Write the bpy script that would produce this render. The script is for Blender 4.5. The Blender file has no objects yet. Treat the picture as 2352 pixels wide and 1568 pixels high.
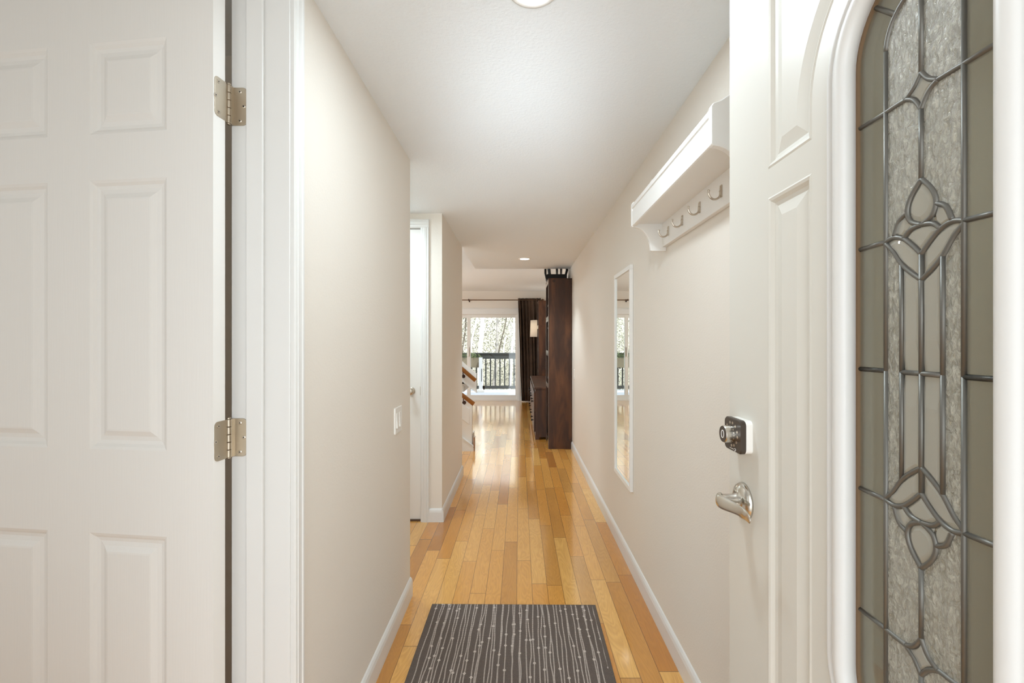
import bpy, bmesh, math, random
from mathutils import Vector, Matrix
D = bpy.data
S = bpy.context.scene
C = S.collection
PI = math.pi
random.seed(7)

# ------------------------------------------------------------------ camera
EYE = 1.25
cam = D.objects.new('camera', D.cameras.new('camera'))
C.objects.link(cam)
cam.location = (0, 0, EYE)
cam.rotation_euler = (PI / 2, 0, 0)
cam.data.sensor_width = 36
cam.data.lens = 36 * 1060 / 2352
cam.data.shift_x = -17 / 2352
cam.data.shift_y = 2 / 2352
cam.data.clip_start = 0.02
S.camera = cam

# ------------------------------------------------------------------ world, sun, exposure
S.view_settings.view_transform = 'Standard'
S.view_settings.look = 'None'
S.view_settings.gamma = 1
S.view_settings.use_curve_mapping = False
S.view_settings.exposure = 0.93
w = D.worlds.new('world'); S.world = w; w.use_nodes = True
wn = w.node_tree
bg = wn.nodes['Background']
sky = wn.nodes.new('ShaderNodeTexSky')
sky.sky_type = 'NISHITA'
sky.sun_disc = False
sky.sun_elevation = math.radians(50)
sky.sun_rotation = math.radians(150)
sky.air_density = 1.0; sky.dust_density = 2.5
mixw = wn.nodes.new('ShaderNodeMix'); mixw.data_type = 'RGBA'
mixw.inputs[0].default_value = 0.65
mixw.inputs[7].default_value = (9, 9, 9.2, 1)
wn.links.new(sky.outputs[0], mixw.inputs[6])
wn.links.new(mixw.outputs[2], bg.inputs[0])
bg.inputs[1].default_value = 0.17

def light(name, kind, loc, energy, color=(1, 1, 1), rot=(0, 0, 0), **kw):
    d = D.lights.new(name, kind); d.energy = energy; d.color = color
    for k, v in kw.items(): setattr(d, k, v)
    o = D.objects.new(name, d); C.objects.link(o); o.location = loc; o.rotation_euler = rot
    return o
sun = light('sun', 'SUN', (5, -5, 12), 2.9, (0.97, 0.98, 1.0), (math.radians(38), 0, math.radians(28)), angle=0.01)
# daylight coming in at the open front doorway, then an added flash and unseen fill lamps
light('doorway_daylight', 'AREA', (0.5, -2.1, 1.25), 24, (0.80, 0.93, 1), (PI / 2, 0, 0), shape='RECTANGLE', size=3.0, size_y=2.1)
light('ceiling_flash', 'SPOT', (0.0, -0.1, 1.38), 130, (0.82, 0.92, 1), (math.radians(90 + 18.5), 0, 0), spot_size=math.radians(25), spot_blend=1.0, shadow_soft_size=.2)  # flash spot added beside the camera, bounced off the hall ceiling
light('side_room_fill', 'AREA', (-1.9, 0.04, 1.25), 5, (0.84, 0.94, 1), (PI / 2, 0, 0), shape='RECTANGLE', size=2.0, size_y=1.9)  # unseen fill added for the side room; no window is built there
light('alcove_fill', 'AREA', (-1.05, 2.75, 2.12), 6.5, (0.74, 0.9, 1), (0, 0, 0), shape='DISK', size=0.3)  # fill added out of view to lift the middle of the hall
light('stair_fill', 'AREA', (-1.25, 4.9, 2.32), 10, (0.74, 0.9, 1), (0, 0, 0), shape='DISK', size=0.35)  # another unseen fill, added for the far hall and stairs; no fixture
light('living_room_side_fill', 'AREA', (-3.3, 7.3, 1.4), 30, (0.82, 0.93, 1), (PI / 2, 0, -PI / 2), shape='RECTANGLE', size=2.2, size_y=1.4)  # added fill from the left of the living room, without a window
light('living_room_top_fill', 'AREA', (-1.9, 7.4, 2.3), 14, (0.84, 0.94, 1), (0, 0, 0), shape='DISK', size=0.5)  # overhead fill added out of sight to brighten the living room
S.cycles.diffuse_bounces = 8; S.cycles.max_bounces = 14; S.cycles.transparent_max_bounces = 24

# ------------------------------------------------------------------ helpers
def lin(r, g, b):
    f = lambda c: (c / 255) / 12.92 if c / 255 <= 0.04045 else ((c / 255 + 0.055) / 1.055) ** 2.4
    return (f(r), f(g), f(b), 1)

class NT:
    def __init__(s, name):
        s.m = D.materials.new(name); s.m.use_nodes = True
        s.t = s.m.node_tree; s.b = s.t.nodes['Principled BSDF']
        s.out = s.t.nodes['Material Output']
    def n(s, kind, **kw):
        x = s.t.nodes.new('ShaderNode' + kind)
        for k, v in kw.items(): setattr(x, k, v)
        return x
    def l(s, a, b): s.t.links.new(a, b)
    def math(s, op, a, b=None, c=None):
        x = s.n('Math', operation=op)
        for i, v in enumerate((a, b, c)):
            if v is None: continue
            if isinstance(v, (int, float)): x.inputs[i].default_value = v
            else: s.l(v, x.inputs[i])
        return x.outputs[0]
    def comb(s, x, y, z):
        c = s.n('CombineXYZ')
        for i, v in enumerate((x, y, z)):
            if isinstance(v, (int, float)): c.inputs[i].default_value = v
            else: s.l(v, c.inputs[i])
        return c.outputs[0]
    def noise(s, vec, scale, detail=2, rough=0.5, dist=0):
        x = s.n('TexNoise'); x.inputs['Scale'].default_value = scale
        x.inputs['Detail'].default_value = detail; x.inputs['Roughness'].default_value = rough
        x.inputs['Distortion'].default_value = dist
        if vec is not None: s.l(vec, x.inputs['Vector'])
        return x.outputs['Fac']
    def white(s, vec):
        x = s.n('TexWhiteNoise', noise_dimensions='3D'); s.l(vec, x.inputs['Vector'])
        return x.outputs['Value']
    def ramp(s, fac, stops):
        x = s.n('ValToRGB'); e = x.color_ramp.elements
        while len(e) < len(stops): e.new(0.5)
        for i, (p, c) in enumerate(stops): e[i].position = p; e[i].color = c
        s.l(fac, x.inputs[0]); return x.outputs[0]
    def mix(s, fac, a, b, blend='MIX'):
        x = s.n('Mix', data_type='RGBA', blend_type=blend)
        for i, v in ((0, fac), (6, a), (7, b)):
            if isinstance(v, (int, float, tuple)): x.inputs[i].default_value = v
            else: s.l(v, x.inputs[i])
        return x.outputs[2]
    def bump(s, h, strength, dist):
        x = s.n('Bump'); x.inputs['Strength'].default_value = strength; x.inputs['Distance'].default_value = dist
        s.l(h, x.inputs['Height']); return x.outputs[0]
    def pos(s):
        return s.n('NewGeometry').outputs['Position']
    def obj(s):
        return s.n('TexCoord').outputs['Object']

def simple(name, col, rough=0.5, metal=0.0, bump=None, var=0.0, coat=0.0, spec=0.5):
    k = NT(name); b = k.b
    b.inputs['Roughness'].default_value = rough; b.inputs['Metallic'].default_value = metal
    b.inputs['Coat Weight'].default_value = coat; b.inputs['Coat Roughness'].default_value = 0.15
    b.inputs['Specular IOR Level'].default_value = spec
    p = k.obj()
    if var:
        c2 = tuple(max(0, c * (1 - var)) for c in col[:3]) + (1,)
        c3 = tuple(min(1, c * (1 + var)) for c in col[:3]) + (1,)
        k.l(k.ramp(k.noise(p, 6, 3), [(0.35, c2), (0.65, c3)]), b.inputs['Base Color'])
    else: b.inputs['Base Color'].default_value = col
    if bump:
        k.l(k.bump(k.noise(p, bump[0], 2), bump[1], bump[2]), b.inputs['Normal'])
    return k.m

M = {}
M['wall'] = simple('beige_wall_paint', lin(227, 220, 210), 0.75, bump=(160, 0.5, 0.0012))
M['ceiling'] = simple('white_ceiling_paint', lin(234, 238, 241), 0.85, bump=(110, 0.6, 0.002))
M['trim'] = simple('white_gloss_trim_paint', lin(224, 223, 220), 0.35)
M['door_paint'] = simple('off_white_door_paint', lin(219, 216, 207), 0.4)
M['white'] = simple('white_painted_wood', lin(240, 239, 236), 0.4)
M['plate'] = simple('white_plastic', lin(243, 241, 236), 0.3)
M['nickel'] = simple('satin_nickel', lin(200, 190, 176), 0.28, 1.0)
M['brass'] = simple('hinge_nickel', lin(190, 178, 160), 0.38, 1.0, var=0.12)
M['chrome'] = simple('bright_satin_chrome', lin(214, 210, 202), 0.18, 1.0)
M['dark_plastic'] = simple('dark_bronze_plastic', lin(72, 62, 54), 0.35, 0.3)
M['screw'] = simple('screw_recess', lin(50, 42, 34), 0.6)
M['lead'] = simple('lead_came', lin(118, 116, 110), 0.45, 0.7)
M['seal'] = simple('brown_glass_seal', lin(120, 96, 70), 0.6)
M['black'] = simple('black_metal', lin(24, 22, 20), 0.45, 0.4)
M['rail_paint'] = simple('dark_grey_green_railing_paint', lin(34, 38, 37), 0.55)
M['planter'] = simple('tan_planter_box', lin(104, 95, 76), 0.8, var=0.1)
M['deck'] = simple('pale_deck_coating', lin(200, 208, 218), 0.6, bump=(60, 0.3, 0.001))
M['frame_white'] = simple('white_vinyl', lin(225, 222, 216), 0.35)
M['post_grey'] = simple('pale_grey_post_paint', lin(176, 178, 180), 0.5)
M['polished'] = simple('polished_dark_edge', lin(96, 78, 66), 0.16, coat=0.6)
M['curtain'] = simple('dark_brown_curtain_cloth', lin(66, 52, 42), 0.85, bump=(220, 0.4, 0.001), var=0.15, spec=0.15)
M['rod'] = simple('bronze_curtain_rod', lin(120, 92, 70), 0.4, 0.6)
M['rail_wood'] = simple('varnished_oak_handrail', lin(150, 96, 44), 0.3, var=0.2, coat=0.3)
M['iron'] = simple('dark_bracket_metal', lin(70, 50, 44), 0.4, 0.7)
M['concrete'] = simple('porch_concrete', lin(170, 166, 158), 0.8, var=0.08)
M['bark_white'] = simple('pale_eucalyptus_bark', lin(236, 232, 222), 0.8, var=0.1)
M['bark_grey'] = simple('mottled_grey_bark', lin(150, 146, 142), 0.85, var=0.4)
M['bark_dark'] = simple('dark_brown_bark', lin(98, 90, 78), 0.85, var=0.2)  # dark brown bark colour, also used for the planter soil
M['hill'] = simple('dry_hillside', lin(192, 187, 170), 0.95, bump=(3, 0.6, 0.1), var=0.3)
M['dark_gap'] = simple('painted_gap_shade', lin(84, 60, 42), 0.6)  # brown that stands in for shade under the closet door

# door skin with faint embossed wood grain
k = NT('embossed_white_door_skin'); k.b.inputs['Base Color'].default_value = lin(229, 226, 221)
k.b.inputs['Roughness'].default_value = 0.45
sep = k.n('SeparateXYZ'); k.l(k.obj(), sep.inputs[0])
g = k.noise(k.comb(k.math('MULTIPLY', sep.outputs[0], 260), 0, k.math('MULTIPLY', sep.outputs[2], 9)), 1, 2, 0.5, 0.3)
k.l(k.bump(g, 0.25, 0.0008), k.b.inputs['Normal'])
M['door_skin'] = k.m

# oak strip floor
def floor_mat():
    k = NT('oak_strip_floor')
    sep = k.n('SeparateXYZ'); k.l(k.pos(), sep.inputs[0])
    X, Y = sep.outputs[0], sep.outputs[1]
    W = 0.0775
    xs = k.math('DIVIDE', k.math('ADD', X, 20.008), W)
    row = k.math('FLOOR', xs); fx = k.math('FRACT', xs)
    rr = k.white(k.comb(row, 3.7, 0))
    L = k.math('ADD', 0.62, k.math('MULTIPLY', k.white(k.comb(row, 9.1, 2)), 0.5))
    ys = k.math('DIVIDE', k.math('ADD', Y, k.math('ADD', 30, k.math('MULTIPLY', rr, 1.7))), L)
    col = k.math('FLOOR', ys); fy = k.math('FRACT', ys)
    t = k.white(k.comb(row, col, 1.3))
    t2 = k.white(k.comb(row, col, 5.9))
    base = k.ramp(t, [(0.0, lin(188, 120, 46)), (0.14, lin(208, 142, 60)), (0.35, lin(226, 163, 78)),
                      (0.7, lin(233, 174, 90)), (1.0, lin(238, 186, 105))])
    # grain: long streaks plus cathedral figure
    gx = k.math('ADD', k.math('MULTIPLY', X, 1.0), k.math('MULTIPLY', t2, 13))
    gv = k.comb(k.math('MULTIPLY', gx, 230), k.math('MULTIPLY', Y, 8), t)
    g1 = k.noise(gv, 1, 3, 0.6, 0.4)
    fig = k.noise(k.comb(k.math('MULTIPLY', gx, 14), k.math('MULTIPLY', Y, 2.2), t2), 1, 2, 0.5, 0.5)
    rings = k.math('ABSOLUTE', k.math('SUBTRACT', k.math('FRACT', k.math('MULTIPLY', fig, 17)), 0.5))
    c1 = k.mix(k.math('MULTIPLY', k.math('SUBTRACT', 1, k.math('MULTIPLY', rings, 2)), 0.24), base, lin(156, 102, 46))
    c2 = k.mix(k.math('MULTIPLY', k.math('SUBTRACT', g1, 0.5), 0.7), c1, lin(150, 98, 46))
    dk = k.noise(k.comb(k.math('MULTIPLY', gx, 7), k.math('MULTIPLY', Y, 1.3), 2), 1, 2, 0.5, 0)
    c2 = k.mix(k.math('MULTIPLY', k.math('GREATER_THAN', t2, 0.78), k.math('MULTIPLY', dk, 0.6)), c2, lin(150, 98, 42))
    ex = k.math('LESS_THAN', k.math('MINIMUM', fx, k.math('SUBTRACT', 1, fx)), 0.017)
    ey = k.math('LESS_THAN', k.math('MINIMUM', fy, k.math('SUBTRACT', 1, fy)), 0.0022)
    e = k.math('MAXIMUM', ex, ey)
    c3 = k.mix(k.math('MULTIPLY', e, 0.75), c2, lin(96, 62, 28))
    k.l(c3, k.b.inputs['Base Color'])
    k.l(k.bump(k.math('ADD', k.math('MULTIPLY', k.math('SUBTRACT', 1, e), 1), k.math('MULTIPLY', g1, 0.12)), 0.35, 0.0008), k.b.inputs['Normal'])
    k.l(k.math('ADD', 0.17, k.math('MULTIPLY', g1, 0.1)), k.b.inputs['Roughness']); k.b.inputs['Specular IOR Level'].default_value = 0.3
    k.b.inputs['Coat Weight'].default_value = 1.0; k.b.inputs['Coat Roughness'].default_value = 0.1; k.b.inputs['Coat IOR'].default_value = 1.6
    return k.m
M['floor'] = floor_mat()

# dark stained bookcase wood
k = NT('dark_stained_alder'); sep = k.n('SeparateXYZ'); k.l(k.pos(), sep.inputs[0])
pv = k.comb(k.math('MULTIPLY', sep.outputs[0], 9), k.math('MULTIPLY', sep.outputs[1], 9), k.math('MULTIPLY', sep.outputs[2], 1.6))
n1 = k.noise(pv, 1, 4, 0.55, 0.5)
n2 = k.noise(k.comb(k.math('MULTIPLY', sep.outputs[0], 120), k.math('MULTIPLY', sep.outputs[1], 120), k.math('MULTIPLY', sep.outputs[2], 4)), 1, 2)
cc = k.ramp(n1, [(0.28, lin(42, 26, 18)), (0.5, lin(76, 48, 32)), (0.72, lin(118, 76, 48))])
cc = k.mix(k.math('MULTIPLY', n2, 0.35), cc, lin(44, 30, 24))
vor = k.n('TexVoronoi'); vor.inputs['Scale'].default_value = 3.2; k.l(k.pos(), vor.inputs['Vector'])
kn = k.math('LESS_THAN', vor.outputs['Distance'], 0.06)
k.l(k.mix(k.math('MULTIPLY', kn, 0.7), cc, lin(28, 18, 14)), k.b.inputs['Base Color'])
k.b.inputs['Roughness'].default_value = 0.42; k.b.inputs['Specular IOR Level'].default_value = 0.35
M['dark_wood'] = k.m

# entry mat cloth
k = NT('striped_flatweave_mat'); sep = k.n('SeparateXYZ'); k.l(k.obj(), sep.inputs[0])
X, Y = sep.outputs[0], sep.outputs[1]
def mat_lines(seed, n, width, wob, kn_):
    u = k.math('ADD', k.math('MULTIPLY', X, n), seed)
    i0 = k.math('FLOOR', u)
    tot = None
    for dd in (0,):
        wv = k.noise(k.comb(k.math('MULTIPLY', i0, 3.1), k.math('MULTIPLY', Y, 3.5), seed), 1, 2, 0.5)
        cpos = k.math('ADD', k.math('ADD', 0.32, k.math('MULTIPLY', k.white(k.comb(i0, seed, 4)), 0.36)), k.math('MULTIPLY', k.math('SUBTRACT', wv, 0.5), wob))
        d = k.math('ABSOLUTE', k.math('SUBTRACT', k.math('FRACT', u), cpos))
        cell = k.math('ADD', k.math('MULTIPLY', Y, 14), k.math('MULTIPLY', k.white(k.comb(i0, seed, 8)), 7))
        kf = k.math('ABSOLUTE', k.math('SUBTRACT', k.math('FRACT', cell), 0.5))
        kr = k.math('SQRT', k.math('MAXIMUM', 0, k.math('SUBTRACT', 1, k.math('POWER', k.math('DIVIDE', kf, 0.085), 2))))
        knot = k.math('MULTIPLY', kr, k.math('GREATER_THAN', k.white(k.comb(i0, k.math('FLOOR', cell), seed)), 0.74))
        wd = k.math('ADD', k.math('MULTIPLY', width, k.math('GREATER_THAN', k.math('SINE', k.math('MULTIPLY', Y, 900)), -0.5)), k.math('MULTIPLY', knot, kn_))
        on = k.math('LESS_THAN', d, wd)
    return on
on = k.math('MAXIMUM', mat_lines(0.3, 38, 0.085, 0.8, 0.15), mat_lines(5.6, 24, 0.055, 1.1, 0.09))
inside = k.math('LESS_THAN', k.math('ABSOLUTE', X), 0.372)
on = k.math('MULTIPLY', on, inside)
wv = k.math('SINE', k.math('MULTIPLY', Y, 1100))
fib = k.noise(k.obj(), 700, 2)
cloth = k.ramp(fib, [(0.3, lin(80, 71, 66)), (0.7, lin(124, 113, 106))])
k.l(k.mix(on, cloth, lin(203, 192, 184)), k.b.inputs['Base Color'])
k.l(k.bump(k.math('ADD', k.math('MULTIPLY', wv, 0.5), fib), 0.6, 0.0015), k.b.inputs['Normal'])
k.b.inputs['Roughness'].default_value = 0.95
k.b.inputs['Specular IOR Level'].default_value = 0.1
M['mat_cloth'] = k.m

def glass_mat(name, tint, gloss, rough, frost, bump=None):
    k = NT(name); k.t.nodes.remove(k.b)
    tr = k.n('BsdfTransparent'); tr.inputs[0].default_value = tint
    gl = k.n('BsdfGlossy'); gl.inputs['Roughness'].default_value = rough
    di = k.n('BsdfTranslucent'); di.inputs[0].default_value = tint
    df = k.n('BsdfDiffuse'); df.inputs[0].default_value = tint
    fr = k.n('Fresnel'); fr.inputs[0].default_value = 1.5
    m0 = k.n('MixShader'); m0.inputs[0].default_value = 0.75
    k.l(di.outputs[0], m0.inputs[1]); k.l(df.outputs[0], m0.inputs[2])
    m1 = k.n('MixShader'); m2 = k.n('MixShader')
    k.l(tr.outputs[0], m1.inputs[1]); k.l(m0.outputs[0], m1.inputs[2])
    m1.inputs[0].default_value = frost
    if bump:
        p = k.obj()
        dist = k.noise(p, bump[0] * 0.4, 2)
        sv = k.n('SeparateXYZ'); k.l(p, sv.inputs[0])
        nv = k.comb(k.math('MULTIPLY', sv.outputs[1], bump[0] * 1.0), k.math('MULTIPLY', sv.outputs[2], bump[0] * .45), k.math('MULTIPLY', dist, 2.0))
        h = k.noise(nv, 1.5, 4, 0.7, 1.0)
        nb = k.bump(h, 0.7, bump[1])
        for x in (gl, df, di): k.l(nb, x.inputs['Normal'])
        k.l(nb, fr.inputs['Normal'])
        k.l(k.math('MULTIPLY', k.math('POWER', h, 1.5), frost * 2.2), m1.inputs[0])
    k.l(k.math('MULTIPLY', fr.outputs[0], gloss), m2.inputs[0])
    k.l(m1.outputs[0], m2.inputs[1]); k.l(gl.outputs[0], m2.inputs[2])
    k.l(m2.outputs[0], k.out.inputs[0])
    return k.m
M['glass_clear'] = glass_mat('clear_glass', (0.95, 0.97, 0.96, 1), 1.0, 0.0, 0.0)
M['glass_border'] = glass_mat('clear_leaded_glass', (0.93, 0.90, 0.74, 1), 0.9, 0.02, 0.2)
M['glass_bevel'] = glass_mat('bevelled_glass', (0.96, 0.96, 0.88, 1), 1.0, 0.04, 0.3)
M['glass_chip'] = glass_mat('glue_chip_glass', (0.99, 0.97, 0.85, 1), 1.2, 0.25, 0.5, bump=(120, 0.005))

k = NT('mirror_silver'); k.b.inputs['Base Color'].default_value = (0.86, 0.9, 0.88, 1)
k.b.inputs['Metallic'].default_value = 1; k.b.inputs['Roughness'].default_value = 0.0
M['mirror'] = k.m
def emit(name, col, s):
    k = NT(name); k.b.inputs['Emission Color'].default_value = col; k.b.inputs['Emission Strength'].default_value = s
    k.b.inputs['Base Color'].default_value = (0.9, 0.9, 0.9, 1); return k.m
M['lamp'] = emit('lit_lamp_lens', (1, 0.98, 0.94, 1), 3)
k = NT('lampshade_linen'); k.b.inputs['Base Color'].default_value = lin(235, 226, 210); k.b.inputs['Roughness'].default_value = 0.9
k.b.inputs['Subsurface Weight'].default_value = 0.0
tl = k.n('BsdfTranslucent'); tl.inputs[0].default_value = lin(240, 230, 214)
ms = k.n('MixShader'); ms.inputs[0].default_value = 0.4
k.l(k.b.outputs[0], ms.inputs[1]); k.l(tl.outputs[0], ms.inputs[2]); k.l(ms.outputs[0], k.out.inputs[0])
M['shade'] = k.m
def leafmat(name, a, b):
    k = NT(name); info = k.n('NewGeometry')
    wn_ = k.n('TexWhiteNoise', noise_dimensions='1D'); k.l(info.outputs['Random Per Island'], wn_.inputs['W'])
    k.l(k.ramp(wn_.outputs['Value'], [(0, a), (1, b)]), k.b.inputs['Base Color'])
    k.b.inputs['Roughness'].default_value = 0.5
    tl = k.n('BsdfTranslucent'); k.l(k.ramp(wn_.outputs['Value'], [(0, a), (1, b)]), tl.inputs[0])
    ms = k.n('MixShader'); ms.inputs[0].default_value = 0.35
    k.l(k.b.outputs[0], ms.inputs[1]); k.l(tl.outputs[0], ms.inputs[2]); k.l(ms.outputs[0], k.out.inputs[0])
    return k.m
M['leaf'] = leafmat('eucalyptus_leaves', lin(46, 48, 34), lin(220, 219, 202))
M['leaf_green'] = leafmat('planter_leaves', lin(52, 66, 34), lin(120, 136, 92))

class MB:
    def __init__(s): s.bm = bmesh.new(); s.mats = []; s.mi = 0
    def use(s, mname):
        m = M[mname]
        if m not in s.mats: s.mats.append(m)
        s.mi = s.mats.index(m); return s
    def _f(s, vs):
        f = s.bm.faces.new(vs); f.material_index = s.mi; return f
    def box(s, x0, x1, y0, y1, z0, z1, M4=None):
        vs = [Vector((x, y, z)) for x in (x0, x1) for y in (y0, y1) for z in (z0, z1)]
        if M4: vs = [M4 @ v for v in vs]
        v = [s.bm.verts.new(p) for p in vs]
        for q in ((0, 1, 3, 2), (4, 6, 7, 5), (0, 4, 5, 1), (2, 3, 7, 6), (0, 2, 6, 4), (1, 5, 7, 3)):
            s._f([v[i] for i in q])
        return s
    def loft(s, rings, closed=True, cap=True):
        R = [[s.bm.verts.new(p) for p in r] for r in rings]
        for a, b in zip(R, R[1:]):
            n = len(a)
            for i in range(n if closed else n - 1):
                j = (i + 1) % n
                s._f([a[i], a[j], b[j], b[i]])
        if cap:
            s._f(list(reversed(R[0]))); s._f(R[-1])
        return s
    def tube(s, pts, r, n=8, cap=True, squash=None):
        pts = [Vector(p) for p in pts]; rings = []
        rr = r if isinstance(r, (list, tuple)) else [r] * len(pts)
        up = None
        for i, p in enumerate(pts):
            t = (pts[min(i + 1, len(pts) - 1)] - pts[max(i - 1, 0)]).normalized()
            if up is None: up = Vector((0, 0, 1)) if abs(t.z) < 0.9 else Vector((1, 0, 0))
            a = t.cross(up).normalized(); b = a.cross(t).normalized(); up = b
            rings.append([p + (a * math.cos(2 * PI * q / n) + b * math.sin(2 * PI * q / n) * (squash or 1)) * rr[i] for q in range(n)])
        return s.loft(rings, True, cap)
    def disc(s, c, axis, r, h, n=32, r2=None):
        c = Vector(c); ax = Vector(axis).normalized()
        return s.tube([c, c + ax * h], [r, r if r2 is None else r2], n)
    def lathe(s, c, prof, n=32, axis='Z'):
        c = Vector(c); rings = []
        for r, h in prof:
            ring = []
            for q in range(n):
                a = 2 * PI * q / n; u, v = r * math.cos(a), r * math.sin(a)
                ring.append(c + (Vector((u, v, h)) if axis == 'Z' else Vector((h, u, v)) if axis == 'X' else Vector((u, h, v))))
            rings.append(ring)
        return s.loft(rings)
    def prism(s, pts, axis, a, b):
        def P(p, q):
            return Vector((q, p[0], p[1])) if axis == 'X' else Vector((p[0], q, p[1])) if axis == 'Y' else Vector((p[0], p[1], q))
        return s.loft([[P(p, a) for p in pts], [P(p, b) for p in pts]])
    def build(s, name, mat=None, parent=None, loc=None, bevel=0, smooth=False, seg=2, recalc=True):
        if recalc: bmesh.ops.recalc_face_normals(s.bm, faces=s.bm.faces)
        me = D.meshes.new(name)
        if smooth:
            for f in s.bm.faces: f.smooth = True
        s.bm.to_mesh(me); s.bm.free()
        for m in (s.mats or [M[mat]]): me.materials.append(m)
        o = D.objects.new(name, me); C.objects.link(o)
        if parent is not None:
            o.parent = parent
        if loc is not None: o.location = loc
        if bevel:
            md = o.modifiers.new('bevel', 'BEVEL'); md.width = bevel; md.segments = seg; md.limit_method = 'ANGLE'; md.angle_limit = math.radians(40)
        return o

def tag(o, label=None, cat=None, group=None, kind=None):
    if label: o['label'] = label
    if cat: o['category'] = cat
    if group: o['group'] = group
    if kind: o['kind'] = kind
    return o
def thing(name, label, cat, loc, rotz=0, group=None, kind=None):
    o = D.objects.new(name, None); C.objects.link(o); o.location = loc; o.rotation_euler = (0, 0, rotz)
    return tag(o, label, cat, group, kind)
def copy_tree(o, parent=None):
    c = o.copy(); C.objects.link(c); c.parent = parent
    for ch in [x for x in D.objects if x.parent == o]:
        copy_tree(ch, c)
    return c
def struct(o, label, cat): return tag(o, label, cat, kind='structure')
def B(*boxes):
    m = MB()
    for b in boxes: m.box(*b)
    return m

# ------------------------------------------------------------------ the shell
XL, XR, H, H2 = -0.54, 0.618, 2.15, 2.35
fl = B((-3.7, 0.75, -0.14, 9.93, -0.1, 0.0)).build('floor', 'floor')
struct(fl, 'honey oak strip floor running down the hall', 'floor')
porch = B((-3, 3, -2.4, -0.14, -0.12, -0.02)).build('trim_1', 'concrete')
struct(porch, 'grey concrete porch slab outside the front doorway', 'porch')
pr = B((-3, 3, -2.4, -0.14, 2.35, 2.45)).build('trim_2', 'ceiling')  # unseen roof slab, added to keep sun out of the open doorway
struct(pr, 'white soffit added out of view over the front doorway to block the sun', 'added sun blocker')
cl = B((-3.7, 0.75, -0.14, 4.35, H, H + .35), (XL, 0.75, 4.35, 5.65, H, H + .35), (-3.7, 0.75, 4.35, 10.0, H2, H2 + .15)).build('ceiling', 'ceiling')
struct(cl, 'flat white ceiling, low over the hall and higher in the living room', 'ceiling')
wr = B((XR, XR + .12, -0.14, 10.0, 0, H2)).build('wall_right', 'wall')
struct(wr, 'long beige right wall of the hall', 'wall')
wl = B((-.675, XL, -0.14, .30, 0, H), (-.675, XL, .30, 1.104, 2.11, H), (-.675, XL, 1.104, 2.28, 0, H),
       (-3.1, -.675, 2.17, 2.28, 0, H), (-3.1, -.675, 1.45, 1.55, 0, H)).build('wall_left', 'wall')
struct(wl, 'beige left wall nearest the front door, with the light switch', 'wall')
wf = B((-3.1, -.50, -0.14, 0.0, 0, H), (.485, XR, -0.14, 0.0, 0, H), (-.50, .485, -0.14, 0, 2.10, H)).build('wall_front', 'wall')
struct(wf, 'beige wall around the front doorway', 'wall')
ws = B((-3.2, -3.1, -0.14, 2.28, 0, H)).build('wall_side_room', 'wall')
struct(ws, 'beige far wall of the side room behind the open white door', 'wall')
wa = B((-.671, XL, 3.22, 3.33, 0, H), (-1.6, -1.47, 3.22, 3.33, 0, H), (-1.47, -.671, 3.22, 3.33, 2.065, H),
       (-.65, XL, 3.33, 4.35, 0, H), (-1.71, -.65, 4.24, 4.35, 0, H), (-1.71, -1.6, 2.28, 4.24, 0, H)).build('wall_left_rear', 'wall')
struct(wa, 'beige wall block farther down on the left with the closet door', 'wall')
wl2 = B((-3.7, -3.6, 4.25, 10.0, 0, H2), (-3.6, -1.71, 4.25, 4.35, 0, H2)).build('wall_living_room', 'wall')
struct(wl2, 'beige living room walls left of the stairs', 'wall')
DX0, DX1, DZ = -2.14, 0.0, 1.965
wb = B((-3.6, DX0, 9.89, 10.0, 0, H2), (DX1, XR, 9.89, 10.0, 0, H2), (DX0, DX1, 9.89, 10.0, DZ, H2)).build('wall_back', 'wall')
struct(wb, 'beige end wall around the sliding glass door', 'wall')

# baseboards, profiled: (thickness, height)
BBP = [(0, 0), (.013, 0), (.013, .068), (.010, .082), (.005, .090), (0, .093)]
def bb(name, label, segs):
    m = MB()
    for (x0, y0, x1, y1, nx, ny) in segs:
        m.loft([[Vector((x0 + nx * t, y0 + ny * t, z)) for t, z in BBP], [Vector((x1 + nx * t, y1 + ny * t, z)) for t, z in BBP]])
    return struct(m.build(name, 'trim'), label, 'baseboard')
bb('baseboard_right', 'white baseboard along the right wall', [(XR, 0.0, XR, 5.40, -1, 0)])
bb('baseboard_left', 'white baseboard along the near left wall', [(XL, 1.128, XL, 2.28, 1, 0), (XL, 2.28, -1.6, 2.28, 0, 1)])
bb('baseboard_left_rear', 'white baseboard wrapping the corner beside the closet door', [(-.632, 3.22, XL, 3.22, 0, -1), (XL, 3.207, XL, 4.35, 1, 0)])
bb('baseboard_back', 'white baseboard on the end wall behind the curtain', [(0.02, 9.89, XR, 9.89, 0, -1)])

# side door frame: jambs, stop, casing
m = MB()
m.box(-.677, XL, 1.085, 1.104, 0, 2.10).box(-.677, XL, .281, .30, 0, 2.10).box(-.677, XL, .30, 1.085, 2.091, 2.11)
m.box(-.6366, -.598, 1.074, 1.085, 0, 2.09).box(-.6366, -.598, .30, .311, 0, 2.09).box(-.6366, -.598, .311, 1.074, 2.08, 2.091)
jm = m.build('trim_3', 'trim', bevel=0.0015); struct(jm, 'white door jamb holding the two hinges on the left', 'door frame')
CAS = [(0, 0), (.0, .008), (.004, .012), (.010, .012), (.013, .0145), (.030, .0145), (.033, .017), (.040, .017), (.044, .014), (.045, 0)]
m = MB()
m.loft([[Vector((XL + t, 1.089 + w_ * .86, z)) for w_, t in CAS] for z in (0, 2.14)])
m.loft([[Vector((XL + t, .296 - w_, z)) for w_, t in CAS] for z in (0, 2.14)])
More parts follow.
